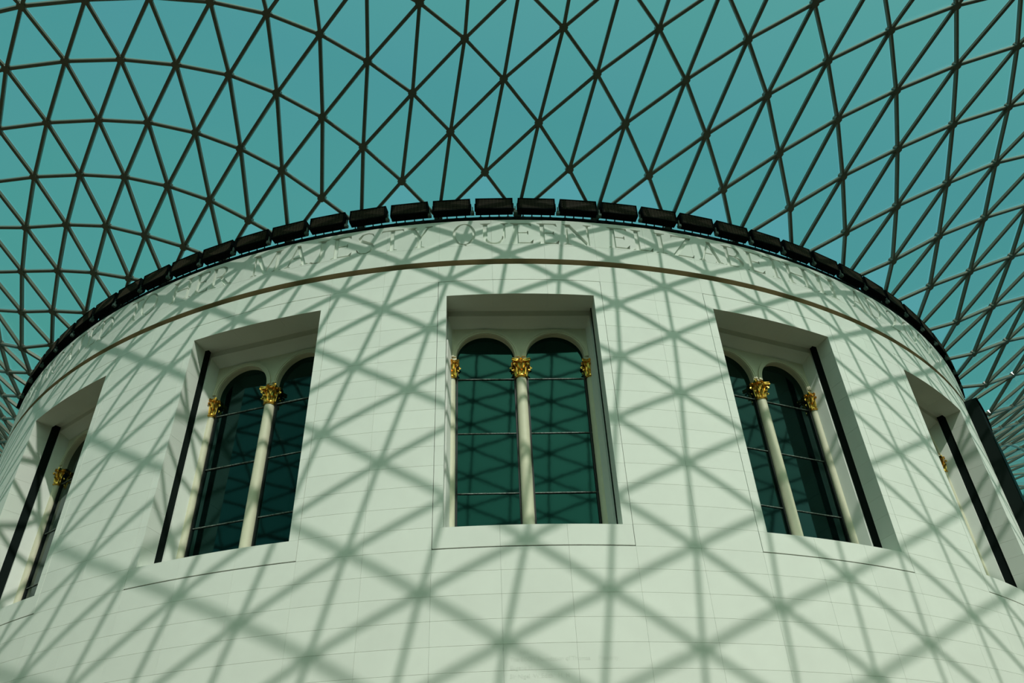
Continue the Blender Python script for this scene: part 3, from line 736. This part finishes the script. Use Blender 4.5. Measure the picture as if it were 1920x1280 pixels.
# ------------------------------------------------------------------ the glazed roof
ROOF = """-4:-36,2150,-19095,1915 -34,2150,-18081,1915 -32,2150,-17068,1915 -30,2150,-16059,1915 -28,2150,-15056,1915 -26,2150,-14065,1915 -24,2150,-13089,1915 -22,2150,-12132,1914 -20,2150,-11195,1914 -18,2150,-10270,1912 -16,2150,-9336,1910 -14,2150,-8358,1907 -12,2148,-7296,1909 -10,2148,-6199,1911 -8,2149,-5099,1912 -6,2149,-3999,1913 -4,2149,-2908,1913 -2,2150,-1814,1914 0,2149,-715,1915 2,2150,385,1916 4,2151,1481,1917 6,2150,2570,1916 8,2150,3656,1915 10,2151,4738,1915 12,2151,5824,1914 14,2152,6904,1914 16,2152,7996,1912 18,2152,9088,1909 20,2154,10156,1907 22,2156,11185,1904 24,2156,12153,1904 26,2153,13055,1909 28,2151,13946,1913 30,2150,14856,1914 32,2150,15793,1915 34,2150,16756,1915 36,2150,17739,1915 38,2150,18733,1915 40,2150,19733,1915 42,2150,20735,1915
-3:-35,2199,-18642,1976 -33,2200,-17629,1975 -31,2202,-16617,1973 -29,2203,-15612,1972 -27,2205,-14615,1970 -25,2206,-13631,1968 -23,2207,-12663,1964 -21,2209,-11714,1959 -19,2210,-10779,1952 -17,2212,-9848,1941 -15,2213,-8892,1929 -13,2210,-7857,1927 -11,2206,-6748,1936 -9,2214,-5619,1950 -7,2221,-4487,1961 -5,2227,-3370,1968 -3,2235,-2261,1977 -1,2244,-1147,1986 1,2251,-48,1992 3,2261,1061,1999 5,2266,2138,2002 7,2270,3220,2000 9,2277,4298,1999 11,2278,5362,1995 13,2281,6446,1988 15,2293,7497,1992 17,2288,8608,1972 19,2291,9677,1962 21,2303,10737,1945 23,2314,11748,1932 25,2302,12676,1949 27,2295,13575,1965 29,2291,14479,1974 31,2291,15405,1979 33,2291,16354,1982 35,2292,17324,1983 37,2293,18309,1984 39,2294,19302,1985 41,2295,20299,1985
-2:-36,2246,-19204,2038 -34,2249,-18189,2036 -32,2253,-17176,2033 -30,2256,-16167,2030 -28,2258,-15164,2027 -26,2261,-14172,2023 -24,2264,-13193,2018 -22,2266,-12230,2011 -20,2269,-11281,2002 -18,2272,-10340,1988 -16,2275,-9395,1971 -14,2277,-8420,1952 -12,2272,-7290,1971 -10,2276,-6130,1991 -8,2288,-4978,2008 -6,2300,-3813,2026 -4,2317,-2688,2040 -2,2333,-1571,2053 0,2347,-458,2064 2,2364,634,2077 4,2378,1712,2085 6,2387,2778,2087 8,2393,3835,2086 10,2402,4881,2085 12,2406,5944,2077 14,2413,6985,2076 16,2411,8057,2065 18,2417,9127,2054 20,2423,10191,2039 22,2433,11241,2020 24,2442,12260,2001 26,2437,13178,2019 28,2432,14088,2033 30,2431,15010,2042 32,2431,15951,2047 34,2432,16912,2051 36,2434,17888,2053 38,2436,18875,2054 40,2438,19868,2055 42,2441,20863,2056
-1:-35,2297,-18751,2100 -33,2302,-17736,2097 -31,2306,-16723,2093 -29,2311,-15716,2089 -27,2315,-14716,2084 -25,2319,-13728,2077 -23,2323,-12752,2069 -21,2327,-11789,2058 -19,2331,-10836,2044 -17,2334,-9881,2026 -15,2337,-8902,2009 -13,2336,-7846,2006 -11,2339,-6683,2028 -9,2354,-5487,2056 -7,2368,-4310,2077 -5,2388,-3143,2098 -3,2412,-2001,2117 -1,2437,-872,2135 1,2459,206,2151 3,2482,1293,2163 5,2499,2356,2170 7,2513,3409,2174 9,2522,4438,2172 11,2529,5468,2166 13,2534,6515,2158 15,2542,7547,2155 17,2546,8604,2143 19,2551,9675,2125 21,2561,10735,2105 23,2571,11769,2086 25,2573,12747,2084 27,2571,13682,2095 29,2570,14610,2106 31,2570,15548,2114 33,2572,16502,2120 35,2574,17471,2123 37,2577,18452,2126 39,2581,19440,2127 41,2584,20432,2129
0:-36,2343,-19315,2165 -34,2349,-18297,2161 -32,2355,-17282,2156 -30,2361,-16270,2151 -28,2367,-15264,2146 -26,2373,-14267,2138 -24,2378,-13281,2129 -22,2383,-12305,2118 -20,2389,-11338,2103 -18,2393,-10371,2086 -16,2398,-9389,2067 -14,2401,-8365,2055 -12,2407,-7258,2062 -10,2415,-6059,2091 -8,2432,-4841,2122 -6,2455,-3642,2150 -4,2485,-2478,2175 -2,2516,-1339,2197 0,2547,-223,2219 2,2575,868,2235 4,2599,1929,2245 6,2620,2970,2253 8,2636,4005,2256 10,2649,5027,2251 12,2661,6044,2246 14,2666,7063,2240 16,2671,8105,2229 18,2678,9161,2213 20,2686,10221,2192 22,2697,11269,2172 24,2705,12287,2158 26,2707,13254,2162 28,2708,14198,2171 30,2708,15141,2181 32,2710,16093,2188 34,2713,17056,2193 36,2717,18032,2196 38,2722,19015,2199 40,2726,20004,2201 42,2731,20995,2202
1:-35,2406,-18860,2206 -33,2413,-17842,2201 -31,2421,-16826,2195 -29,2428,-15814,2189 -27,2435,-14809,2181 -25,2442,-13813,2172 -23,2449,-12826,2160 -21,2455,-11845,2146 -19,2462,-10866,2129 -17,2468,-9876,2111 -15,2473,-8856,2097 -13,2477,-7776,2095 -11,2482,-6616,2111 -9,2499,-5378,2146 -7,2526,-4146,2181 -5,2560,-2946,2211 -3,2599,-1795,2237 -1,2638,-674,2261 1,2670,383,2285 3,2704,1442,2298 5,2730,2510,2309 7,2750,3560,2318 9,2768,4550,2318 11,2785,5565,2313 13,2795,6585,2305 15,2803,7612,2296 17,2811,8654,2282 19,2820,9708,2263 21,2831,10760,2242 23,2841,11795,2224 25,2848,12797,2217 27,2852,13766,2221 29,2855,14722,2228 31,2858,15677,2236 33,2861,16640,2242 35,2866,17612,2247 37,2872,18592,2250 39,2877,19578,2253 41,2883,20567,2255
2:-36,2461,-19426,2252 -34,2470,-18404,2246 -32,2479,-17384,2240 -30,2488,-16367,2233 -28,2496,-15355,2226 -26,2505,-14350,2216 -24,2513,-13352,2205 -22,2521,-12359,2191 -20,2529,-11367,2175 -18,2537,-10367,2158 -16,2543,-9345,2144 -14,2550,-8279,2138 -12,2557,-7151,2145 -10,2566,-5954,2167 -8,2589,-4701,2204 -6,2626,-3479,2239 -4,2672,-2292,2273 -2,2721,-1169,2300 0,2767,-96,2322 2,2803,962,2343 4,2838,2027,2355 6,2865,3062,2367 8,2883,4089,2376 10,2901,5110,2373 12,2920,6107,2370 14,2931,7128,2361 16,2941,8160,2349 18,2952,9204,2331 20,2963,10254,2312 22,2975,11296,2293 24,2985,12318,2280 26,2993,13313,2276 28,2998,14287,2279 30,3003,15253,2286 32,3008,16219,2292 34,3014,17190,2297 36,3020,18168,2301 38,3027,19152,2304 40,3034,20140,2307 42,3042,21130,2309
3:-35,2515,-18969,2267 -33,2525,-17945,2261 -31,2536,-16922,2254 -29,2546,-15904,2246 -27,2556,-14891,2237 -25,2566,-13883,2226 -23,2576,-12879,2213 -21,2585,-11875,2198 -19,2595,-10865,2182 -17,2604,-9838,2168 -15,2612,-8777,2160 -13,2622,-7667,2162 -11,2633,-6496,2178 -9,2657,-5261,2211 -7,2696,-4011,2251 -5,2740,-2804,2287 -3,2788,-1670,2314 -1,2839,-573,2338 1,2887,485,2358 3,2928,1543,2374 5,2961,2575,2388 7,2985,3613,2402 9,3006,4626,2408 11,3027,5635,2407 13,3044,6647,2401 15,3058,7671,2390 17,3070,8707,2375 19,3083,9750,2356 21,3097,10794,2338 23,3109,11827,2322 25,3120,12841,2312 27,3129,13835,2310 29,3136,14815,2313 31,3143,15790,2318 33,3150,16764,2323 35,3157,17743,2328 37,3165,18726,2331 39,3174,19714,2334 41,3182,20703,2336
4:-36,2558,-19538,2289 -34,2571,-18508,2282 -32,2583,-17481,2275 -30,2595,-16456,2267 -28,2606,-15435,2258 -26,2618,-14418,2248 -24,2629,-13404,2235 -22,2641,-12390,2222 -20,2652,-11370,2208 -18,2663,-10337,2195 -16,2674,-9276,2186 -14,2686,-8177,2185 -12,2700,-7027,2196 -10,2720,-5826,2220 -8,2758,-4572,2260 -6,2802,-3362,2296 -4,2851,-2195,2328 -2,2905,-1080,2354 0,2961,2,2373 2,3007,1054,2395 4,3051,2121,2407 6,3081,3127,2425 8,3106,4141,2436 10,3129,5154,2440 12,3151,6165,2438 14,3169,7185,2430 16,3185,8214,2417 18,3201,9252,2400 20,3216,10293,2382 22,3230,11330,2366 24,3244,12356,2353 26,3256,13367,2346 28,3266,14363,2344 30,3275,15349,2347 32,3283,16331,2351 34,3292,17313,2355 36,3302,18298,2358 38,3311,19285,2361 40,3321,20276,2363 42,3332,21267,2365
5:-35,2614,-19076,2283 -33,2628,-18043,2276 -31,2642,-17012,2269 -29,2655,-15984,2260 -27,2668,-14958,2250 -25,2681,-13935,2239 -23,2694,-12911,2227 -21,2707,-11883,2214 -19,2720,-10842,2202 -17,2734,-9780,2194 -15,2748,-8687,2192 -13,2765,-7552,2199 -11,2789,-6371,2218 -9,2826,-5146,2251 -7,2865,-3928,2287 -5,2912,-2744,2321 -3,2966,-1610,2350 -1,3023,-519,2375 1,3076,538,2397 3,3127,1613,2411 5,3168,2636,2426 7,3200,3652,2441 9,3227,4663,2449 11,3252,5679,2452 13,3275,6697,2447 15,3295,7723,2437 17,3314,8757,2423 19,3332,9795,2407 21,3349,10833,2390 23,3364,11866,2376 25,3379,12888,2365 27,3392,13898,2360 29,3404,14897,2358 31,3415,15888,2360 33,3426,16876,2363 35,3436,17864,2366 37,3448,18854,2369 39,3459,19846,2371 41,3471,20839,2373
6:-36,2656,-19648,2285 -34,2672,-18609,2278 -32,2687,-17572,2271 -30,2702,-16536,2263 -28,2717,-15503,2253 -26,2732,-14471,2243 -24,2747,-13439,2232 -22,2762,-12401,2221 -20,2777,-11354,2210 -18,2792,-10290,2202 -16,2809,-9199,2199 -14,2828,-8075,2204 -12,2853,-6912,2220 -10,2886,-5714,2246 -8,2927,-4500,2280 -6,2973,-3309,2315 -4,3026,-2157,2346 -2,3083,-1048,2374 0,3142,29,2396 2,3196,1100,2414 4,3247,2173,2428 6,3286,3162,2444 8,3319,4168,2456 10,3349,5184,2463 12,3376,6206,2463 14,3400,7232,2456 16,3423,8263,2445 18,3444,9298,2430 20,3464,10336,2414 22,3482,11371,2399 24,3500,12401,2387 26,3516,13422,2378 28,3530,14433,2374 34,3569,17425,2375 36,3582,18419,2377 38,3595,19413,2379 40,3608,20409,2381 42,3621,21405,2382
7:-35,2709,-19179,2265 -33,2726,-18136,2258 -31,2743,-17093,2250 -29,2760,-16053,2242 -27,2776,-15013,2233 -25,2793,-13972,2223 -23,2810,-12927,2213 -21,2827,-11873,2203 -19,2844,-10805,2196 -17,2863,-9716,2193 -15,2885,-8598,2197 -13,2910,-7450,2209 -11,2942,-6270,2231 -9,2983,-5072,2261 -7,3028,-3880,2294 -5,3079,-2717,2327 -3,3135,-1592,2357 -1,3195,-501,2383 1,3254,571,2403 3,3311,1635,2418 5,3360,2655,2432 7,3400,3670,2446 9,3435,4681,2456 11,3466,5709,2460 13,3495,6737,2458 15,3522,7768,2449 17,3547,8802,2437 19,3570,9839,2423 21,3592,10876,2408 23,3612,11910,2395 25,3631,12938,2384 39,3738,19974,2375 41,3753,20974,2376
8:-36,2745,-19755,2251 -34,2764,-18704,2245 -32,2782,-17655,2238 -30,2801,-16607,2230 -28,2819,-15559,2222 -26,2838,-14510,2213 -24,2856,-13458,2205 -22,2875,-12398,2196 -20,2895,-11326,2190 -18,2916,-10237,2187 -16,2939,-9124,2190 -14,2966,-7985,2200 -12,2998,-6820,2218 -10,3037,-5637,2244 -8,3082,-4452,2276 -6,3132,-3284,2308 -4,3187,-2146,2340 -2,3246,-1042,2369 0,3306,34,2393 2,3368,1102,2409 4,3425,2149,2423 6,3474,3166,2436 8,3515,4184,2448 10,3551,5209,2456 12,3585,6239,2457 14,3616,7271,2452 16,3646,8305,2442 18,3673,9342,2430 20,3698,10380,2416 22,3722,11416,2403 40,3884,20538,2370 42,3900,21542,2370
9:-35,2800,-19277,2218 -33,2820,-18221,2212 -31,2840,-17166,2205 -29,2860,-16111,2198 -27,2881,-15054,2191 -25,2901,-13995,2183 -23,2922,-12929,2176 -21,2943,-11853,2171 -19,2966,-10762,2168 -17,2991,-9652,2171 -15,3019,-8521,2179 -13,3052,-7367,2195 -11,3091,-6197,2217 -9,3135,-5021,2246 -7,3185,-3853,2277 -5,3238,-2707,2310 -3,3296,-1591,2340 -1,3357,-504,2366 1,3421,559,2387 3,3484,1625,2401 5,3540,2648,2414 7,3589,3675,2426 9,3631,4705,2437 11,3669,5736,2441 13,3706,6770,2439 15,3740,7806,2433 17,3771,8843,2422 19,3800,9882,2410 21,3827,10921,2397 41,4030,21105,2351
10:-36,2835,-19857,2191 -34,2857,-18793,2186 -32,2879,-17730,2180 -30,2900,-16668,2174 -28,2922,-15604,2167 -26,2944,-14538,2161 -24,2967,-13466,2155 -22,2990,-12386,2151 -20,3015,-11293,2149 -18,3042,-10184,2151 -16,3071,-9057,2159 -14,3105,-7912,2172 -12,3144,-6752,2192 -10,3187,-5585,2218 -8,3236,-4421,2248 -6,3289,-3272,2279 -4,3346,-2146,2311 -2,3406,-1047,2340 0,3470,28,2363 2,3537,1090,2379 4,3600,2139,2391 6,3657,3162,2403 8,3706,4190,2415 10,3748,5230,2424 12,3790,6266,2425 14,3829,7303,2421 16,3865,8343,2413 18,3899,9383,2403 20,3930,10423,2391 42,4178,21676,2332
11:-35,2892,-19370,2159 -33,2915,-18300,2154 -31,2939,-17230,2149 -29,2962,-16159,2144 -27,2986,-15086,2138 -25,3010,-14009,2134 -23,3036,-12924,2130 -21,3062,-11828,2129 -19,3090,-10720,2132 -17,3121,-9596,2139 -15,3156,-8457,2151 -13,3195,-7304,2169 -11,3239,-6145,2192 -9,3287,-4986,2220 -7,3340,-3837,2250 -5,3396,-2705,2282 -3,3455,-1595,2312 -1,3518,-511,2338 1,3586,547,2358 3,3656,1622,2369 5,3718,2651,2382 7,3778,3673,2390 9,3820,4723,2407 11,3869,5756,2409 13,3913,6796,2408 15,3954,7838,2402 17,3993,8881,2394 19,4028,9924,2383
12:-36,2925,-19953,2128 -34,2950,-18875,2124 -32,2976,-17798,2120 -30,3001,-16720,2116 -28,3026,-15640,2112 -26,3052,-14557,2108 -24,3079,-13467,2106 -22,3107,-12369,2106 -20,3137,-11259,2108 -18,3169,-10137,2115 -16,3205,-9002,2126 -14,3245,-7855,2143 -12,3288,-6702,2164 -10,3337,-5548,2190 -8,3389,-4401,2219 -6,3445,-3266,2249 -4,3504,-2150,2280 -2,3566,-1054,2308 0,3632,24,2332 2,3705,1066,2346 4,3775,2126,2356 6,3839,3141,2367 8,3896,4168,2377 10,3945,5235,2387 12,3993,6285,2389 14,4039,7330,2386 16,4082,8376,2380 18,4122,9422,2372
13:-35,2984,-19455,2093 -33,3011,-18371,2090 -31,3038,-17286,2088 -29,3065,-16200,2085 -27,3093,-15110,2082 -25,3121,-14016,2081 -23,3151,-12914,2082 -21,3182,-11803,2085 -19,3216,-10681,2091 -17,3253,-9548,2102 -15,3293,-8406,2117 -13,3337,-7257,2137 -11,3386,-6107,2161 -9,3438,-4962,2188 -7,3494,-3827,2217 -5,3553,-2707,2248 -3,3615,-1604,2277 -1,3680,-521,2304 1,3748,539,2326 3,3827,1574,2333 5,3898,2630,2342 7,3961,3665,2352 9,4016,4711,2363 11,4069,5765,2368 13,4120,6817,2369 15,4167,7867,2365 17,4212,8916,2358
14:-36,3016,-20043,2062 -34,3045,-18950,2060 -32,3074,-17858,2058 -30,3102,-16765,2057 -28,3132,-15670,2056 -26,3162,-14570,2055 -24,3193,-13464,2057 -22,3226,-12350,2060 -20,3261,-11228,2067 -18,3298,-10096,2077 -16,3339,-8956,2092 -14,3384,-7811,2110 -12,3433,-6665,2133 -10,3486,-5522,2158 -8,3542,-4387,2187 -6,3601,-3264,2216 -4,3664,-2157,2245 -2,3729,-1067,2273 0,3798,3,2296 2,3873,1051,2310 4,3949,2100,2320 6,4019,3143,2329 8,4083,4187,2338 10,4141,5243,2346 12,4196,6299,2349 14,4248,7354,2348 16,4298,8407,2344
15:-35,3077,-19535,2013 -33,3108,-18436,2012 -31,3138,-17336,2012 -29,3169,-16235,2012 -27,3200,-15130,2013 -25,3233,-14019,2015 -23,3267,-12902,2019 -21,3304,-11778,2026 -19,3342,-10646,2036 -17,3384,-9508,2050 -15,3430,-8365,2068 -13,3479,-7221,2089 -11,3532,-6080,2114 -9,3589,-4945,2141 -7,3648,-3821,2169 -5,3711,-2710,2198 -3,3777,-1615,2226 -1,3847,-537,2250 1,3920,523,2269 3,3998,1569,2281 5,4073,2619,2290 7,4143,3667,2299 9,4208,4719,2307 11,4268,5778,2313 13,4325,6837,2314 15,4379,7893,2312 17,4430,8949,2307
16:-36,3108,-20126,1965 -34,3140,-19019,1966 -32,3172,-17913,1966 -30,3205,-16805,1967 -28,3238,-15695,1969 -26,3272,-14580,1972 -24,3307,-13459,1977 -22,3345,-12333,1984 -20,3385,-11200,1995 -18,3428,-10061,2008 -16,3474,-8919,2025 -14,3524,-7777,2046 -12,3577,-6636,2069 -10,3634,-5502,2095 -8,3694,-4377,2123 -6,3758,-3264,2151 -4,3825,-2165,2179 -2,3894,-1081,2204 0,3968,-12,2225 2,4045,1042,2241 4,4123,2093,2252 6,4199,3145,2261 8,4269,4198,2269 10,4335,5256,2275 12,4397,6316,2279 14,4456,7377,2279 16,4512,8436,2276
17:-35,3172,-19608,1918 -33,3205,-18496,1920 -31,3239,-17382,1922 -29,3273,-16266,1925 -27,3309,-15146,1929 -25,3346,-14021,1934 -23,3384,-12891,1942 -21,3425,-11756,1952 -19,3469,-10617,1966 -17,3516,-9475,1983 -15,3567,-8332,2002 -13,3621,-7192,2025 -11,3678,-6058,2050 -9,3739,-4932,2077 -7,3803,-3817,2104 -5,3870,-2714,2132 -3,3941,-1626,2158 -1,4015,-551,2180 1,4092,512,2198 3,4171,1566,2212 5,4250,2620,2222 7,4326,3675,2231 9,4398,4733,2238 11,4465,5794,2242 13,4529,6857,2244 15,4590,7919,2243
18:-36,3202,-20203,1869 -34,3237,-19084,1872 -32,3272,-17964,1875 -30,3308,-16842,1879 -28,3344,-15717,1884 -26,3382,-14588,1890 -24,3422,-13455,1899 -22,3464,-12317,1909 -20,3509,-11175,1923 -18,3557,-10032,1940 -16,3608,-8888,1959 -14,3663,-7748,1981 -12,3721,-6613,2005 -10,3782,-5486,2032 -8,3847,-4369,2058 -6,3915,-3264,2085 -4,3986,-2172,2111 -2,4060,-1092,2135 0,4138,-23,2155 2,4218,1037,2171 4,4299,2093,2183 6,4379,3150,2193 8,4456,4209,2200 10,4529,5271,2206 12,4598,6335,2209 14,4664,7400,2210
19:-35,3267,-19677,1813 -33,3303,-18552,1817 -31,3340,-17425,1822 -29,3378,-16295,1828 -27,3417,-15161,1835 -25,3458,-14023,1844 -23,3502,-12881,1855 -21,3547,-11737,1869 -19,3596,-10591,1886 -17,3648,-9446,1905 -15,3703,-8304,1927 -13,3762,-7167,1951 -11,3824,-6039,1976 -9,3889,-4921,2003 -7,3958,-3813,2030 -5,4029,-2718,2055 -3,4105,-1634,2080 -1,4183,-560,2101 1,4264,505,2119 3,4346,1565,2133 5,4429,2624,2144 7,4509,3684,2153 9,4588,4746,2159 11,4662,5811,2163 13,4733,6878,2165 15,4801,7946,2165
20:-36,3296,-20276,1753 -34,3334,-19145,1759 -32,3372,-18013,1764 -30,3411,-16878,1771 -28,3451,-15739,1779 -26,3493,-14596,1788 -24,3537,-13451,1800 -22,3584,-12302,1814 -20,3634,-11153,1831 -18,3686,-10005,1851 -16,3742,-8860,1872 -14,3801,-7722,1896 -12,3864,-6592,1921 -10,3930,-5471,1947 -8,3999,-4362,1974 -6,4072,-3264,2000 -4,4147,-2177,2024 -2,4226,-1099,2046 0,4308,-30,2066 2,4392,1034,2082 4,4476,2095,2095 6,4560,3157,2104 8,4642,4221,2112 10,4722,5286,2117 12,4799,6354,2120 14,4871,7424,2121
21:-35,3363,-19743,1699 -33,3402,-18606,1706 -31,3442,-17466,1713 -29,3483,-16323,1722 -23,3619,-12872,1759 -21,3669,-11719,1776 -19,3723,-10567,1795 -17,3780,-9419,1817 -15,3839,-8277,1841 -13,3903,-7144,1866 -11,3969,-6021,1892 -9,4039,-4910,1919 -7,4112,-3809,1944 -5,4189,-2720,1969 -3,4268,-1640,1992 -1,4351,-567,2012 1,4435,500,2029 3,4521,1564,2044 5,4608,2628,2056 7,4694,3693,2064 9,4778,4760,2071 11,4859,5829,2075 13,4937,6900,2077
22:-36,3390,-20346,1638 -34,3431,-19205,1646 -32,3472,-18061,1654 -30,3514,-16913,1663 -22,3703,-12288,1719 -20,3758,-11131,1739 -18,3815,-9978,1761 -16,3876,-8832,1785 -14,3939,-7696,1811 -12,4007,-6570,1837 -10,4077,-5455,1863 -8,4151,-4352,1889 -6,4228,-3261,1914 -4,4308,-2179,1937 -2,4392,-1105,1958 0,4477,-35,1977 2,4565,1032,1993 4,4653,2097,2006 6,4742,3164,2016 8,4830,4232,2024 10,4916,5302,2029 12,5000,6374,2032 14,5079,7448,2034"""
NODE = {}
for line in ROOF.strip().split('\n'):
    j, rest = line.split(':')
    for it in rest.split():
        a, r, t, z = (int(q) for q in it.split(','))
        r, t, z = r / 100, t / 1e4, z / 100
        NODE[(a, int(j))] = Vector((r * sin(t), -r * cos(t), z))
def occluded(P):                            # behind the drum or the lamps on its rim
    d = P - CAM; a = d.x ** 2 + d.y ** 2; bq = CAM.x * d.x + CAM.y * d.y; c = CAM.y ** 2 - (R - 0.1) ** 2
    q = bq * bq - a * c
    if q <= 0: return False
    t = (-bq - sqrt(q)) / a
    return 0 < t < 1 and CAM.z + d.z * t < 19.3
def shown(P):
    q = px(P)
    if not q or not (-40 < q[0] < 1960 and -40 < q[1] < 1320) or occluded(P): return 0.0
    return 1 / q[2]
EDGES, TRIS = [], []
for (a, j) in NODE:
    for d in ((0, 2), (1, 1), (1, -1)):
        if (a + d[0], j + d[1]) in NODE: EDGES.append(((a, j), (a + d[0], j + d[1])))
    if (a, j + 2) in NODE:
        for s in (1, -1):
            if (a + s, j + 1) in NODE: TRIS.append(((a, j), (a + s, j + 1), (a, j + 2)))
NRM = {k: Vector((0, 0, 0)) for k in NODE}
for t in TRIS:
    p, q, r = (NODE[k] for k in t)
    n = (q - p).cross(r - p)
    if n.z < 0: n = -n
    for k in t: NRM[k] += n
for k in NRM:
    NRM[k] = NRM[k].normalized() if NRM[k].length > 0 else Vector((0, 0, 1))
roof = bpy.data.objects.new('ceiling', None); COL.objects.link(roof)
roof['kind'] = 'structure'; roof['label'] = 'glazed lattice roof of triangular panes on grey steel bars'
BW, BH = 0.100, 0.130
ubar = MB()
_c = 0.020
_pr = [(-BW / 2 + _c, -BH), (BW / 2 - _c, -BH), (BW / 2, -BH + _c), (BW / 2, -_c), (BW / 2 - _c, 0), (-BW / 2 + _c, 0), (-BW / 2, -_c), (-BW / 2, -BH + _c)]
ubar.add([(x, y, z) for y in (0, 1) for x, z in _pr], [tuple(range(8)), tuple(range(15, 7, -1))] + [(i, i + 8, (i + 1) % 8 + 8, (i + 1) % 8) for i in range(8)])
M_BAR = ubar.mesh('roof_bar', M_STEEL)
def bar_matrix(e):
    p, q = NODE[e[0]], NODE[e[1]]
    y = q - p; n = NRM[e[0]] + NRM[e[1]]
    x = y.cross(n).normalized(); z = x.cross(y).normalized()
    return Matrix(((x.x, y.x, z.x, p.x), (x.y, y.y, z.y, p.y), (x.z, y.z, z.z, p.z), (0, 0, 0, 1)))
EDGES.sort(key=lambda e: -shown((NODE[e[0]] + NODE[e[1]]) / 2) * (NODE[e[0]] - NODE[e[1]]).length)
for e in EDGES[:300]: obj('roof_bar', M_BAR, roof, bar_matrix(e))
b = MB()
for e in EDGES[300:]:
    mw = bar_matrix(e); b.add([mw @ v.co for v in M_BAR.vertices], [tuple(p.vertices) for p in M_BAR.polygons])
obj('roof_bar', b.mesh('far_roof_bars', M_STEEL), roof, kind='stuff')
b = MB(); n6 = 8
b.prism([(0.125 * cos(2 * pi * i / n6), 0.125 * sin(2 * pi * i / n6)) for i in range(n6)], -BH - 0.012, 0.02)
M_HUB = b.mesh('roof_node', M_STEEL)
ks = sorted(NODE, key=lambda k: -shown(NODE[k]))
b = MB()
for i, k in enumerate(ks):
    mw = Matrix.Translation(NODE[k]) @ NRM[k].to_track_quat('Z', 'Y').to_matrix().to_4x4()
    if i < 300 and shown(NODE[k]) > 0: obj('roof_node', M_HUB, roof, mw)
    else: b.add([mw @ v.co for v in M_HUB.vertices], [tuple(p.vertices) for p in M_HUB.polygons])
obj('roof_node', b.mesh('far_roof_nodes', M_STEEL), roof, kind='stuff')
def pane_geo(t):
    P = [NODE[k] + NRM[k] * 0.035 for k in t]
    c = (P[0] + P[1] + P[2]) / 3
    n = (P[1] - P[0]).cross(P[2] - P[0]).normalized()
    if n.z < 0: P = [P[0], P[2], P[1]]; n = -n
    ins = []
    for p in P:
        d = c - p; ins.append(p + d.normalized() * 0.06)
    return c, ins, [p + n * 0.03 for p in ins]
PF = [(2, 1, 0), (3, 4, 5), (0, 1, 4, 3), (1, 2, 5, 4), (2, 0, 3, 5)]
def pane_size(t):
    P = [NODE[k] for k in t]; c = (P[0] + P[1] + P[2]) / 3
    s = max(shown(c), 0.9 * max(shown(p) for p in P))
    return s * s * (P[1] - P[0]).cross(P[2] - P[0]).length
TRIS.sort(key=lambda t: -pane_size(t))
b = MB()
for i, t in enumerate(TRIS):
    c, lo, hi = pane_geo(t)
    if i < 300:
        obj('glass_pane', mesh('glass_pane', [v - c for v in lo + hi], PF, M_GLASS), roof, Matrix.Translation(c))
    else: b.add(lo + hi, PF)
obj('glass_pane', b.mesh('far_glass_panes', M_GLASS), roof, kind='stuff')
# tube along the outer edge of the roof
cnt = {}
for t in TRIS:
    for p, q in ((0, 1), (1, 2), (0, 2)):
        e = tuple(sorted((t[p], t[q]))); cnt[e] = cnt.get(e, 0) + 1
b = MB()
for e, n in cnt.items():
    if n == 1 and min(e[0][1], e[1][1]) > -4: b.tube([NODE[e[0]], NODE[e[1]]], 0.12, 8)
obj('edge_beam', b.mesh('edge_beam', M_STEEL, 40), roof)

# ------------------------------------------------------------------ court floor and the surrounding walls (outside the frame, they bounce light)
b = MB(); b.box(-36, 36, -52, 48, -0.3, 0.0)
obj('floor', b.mesh('floor', M_FLOOR), kind='structure', label='pale stone floor of the court')
def court_wall(name, x0, x1, y0, y1, lab, h=17.5):
    b = MB(); b.box(x0, x1, y0, y1, 0, h); b.box(x0 - 0.3, x1 + 0.3, y0 - 0.3, y1 + 0.3, h - 1.1, h - 0.5)
    obj(name, b.mesh(name, M_COURT), kind='structure', label=lab)
court_wall('wall_left', -37, -36, -52, 48, 'stone wall along the left side of the court')
court_wall('wall_right', 36, 37, -52, 48, 'stone wall along the right side of the court')
court_wall('wall_back', -36, 36, -53, -52, 'stone wall behind the viewer', 20.5)
bpy.context.view_layer.update()
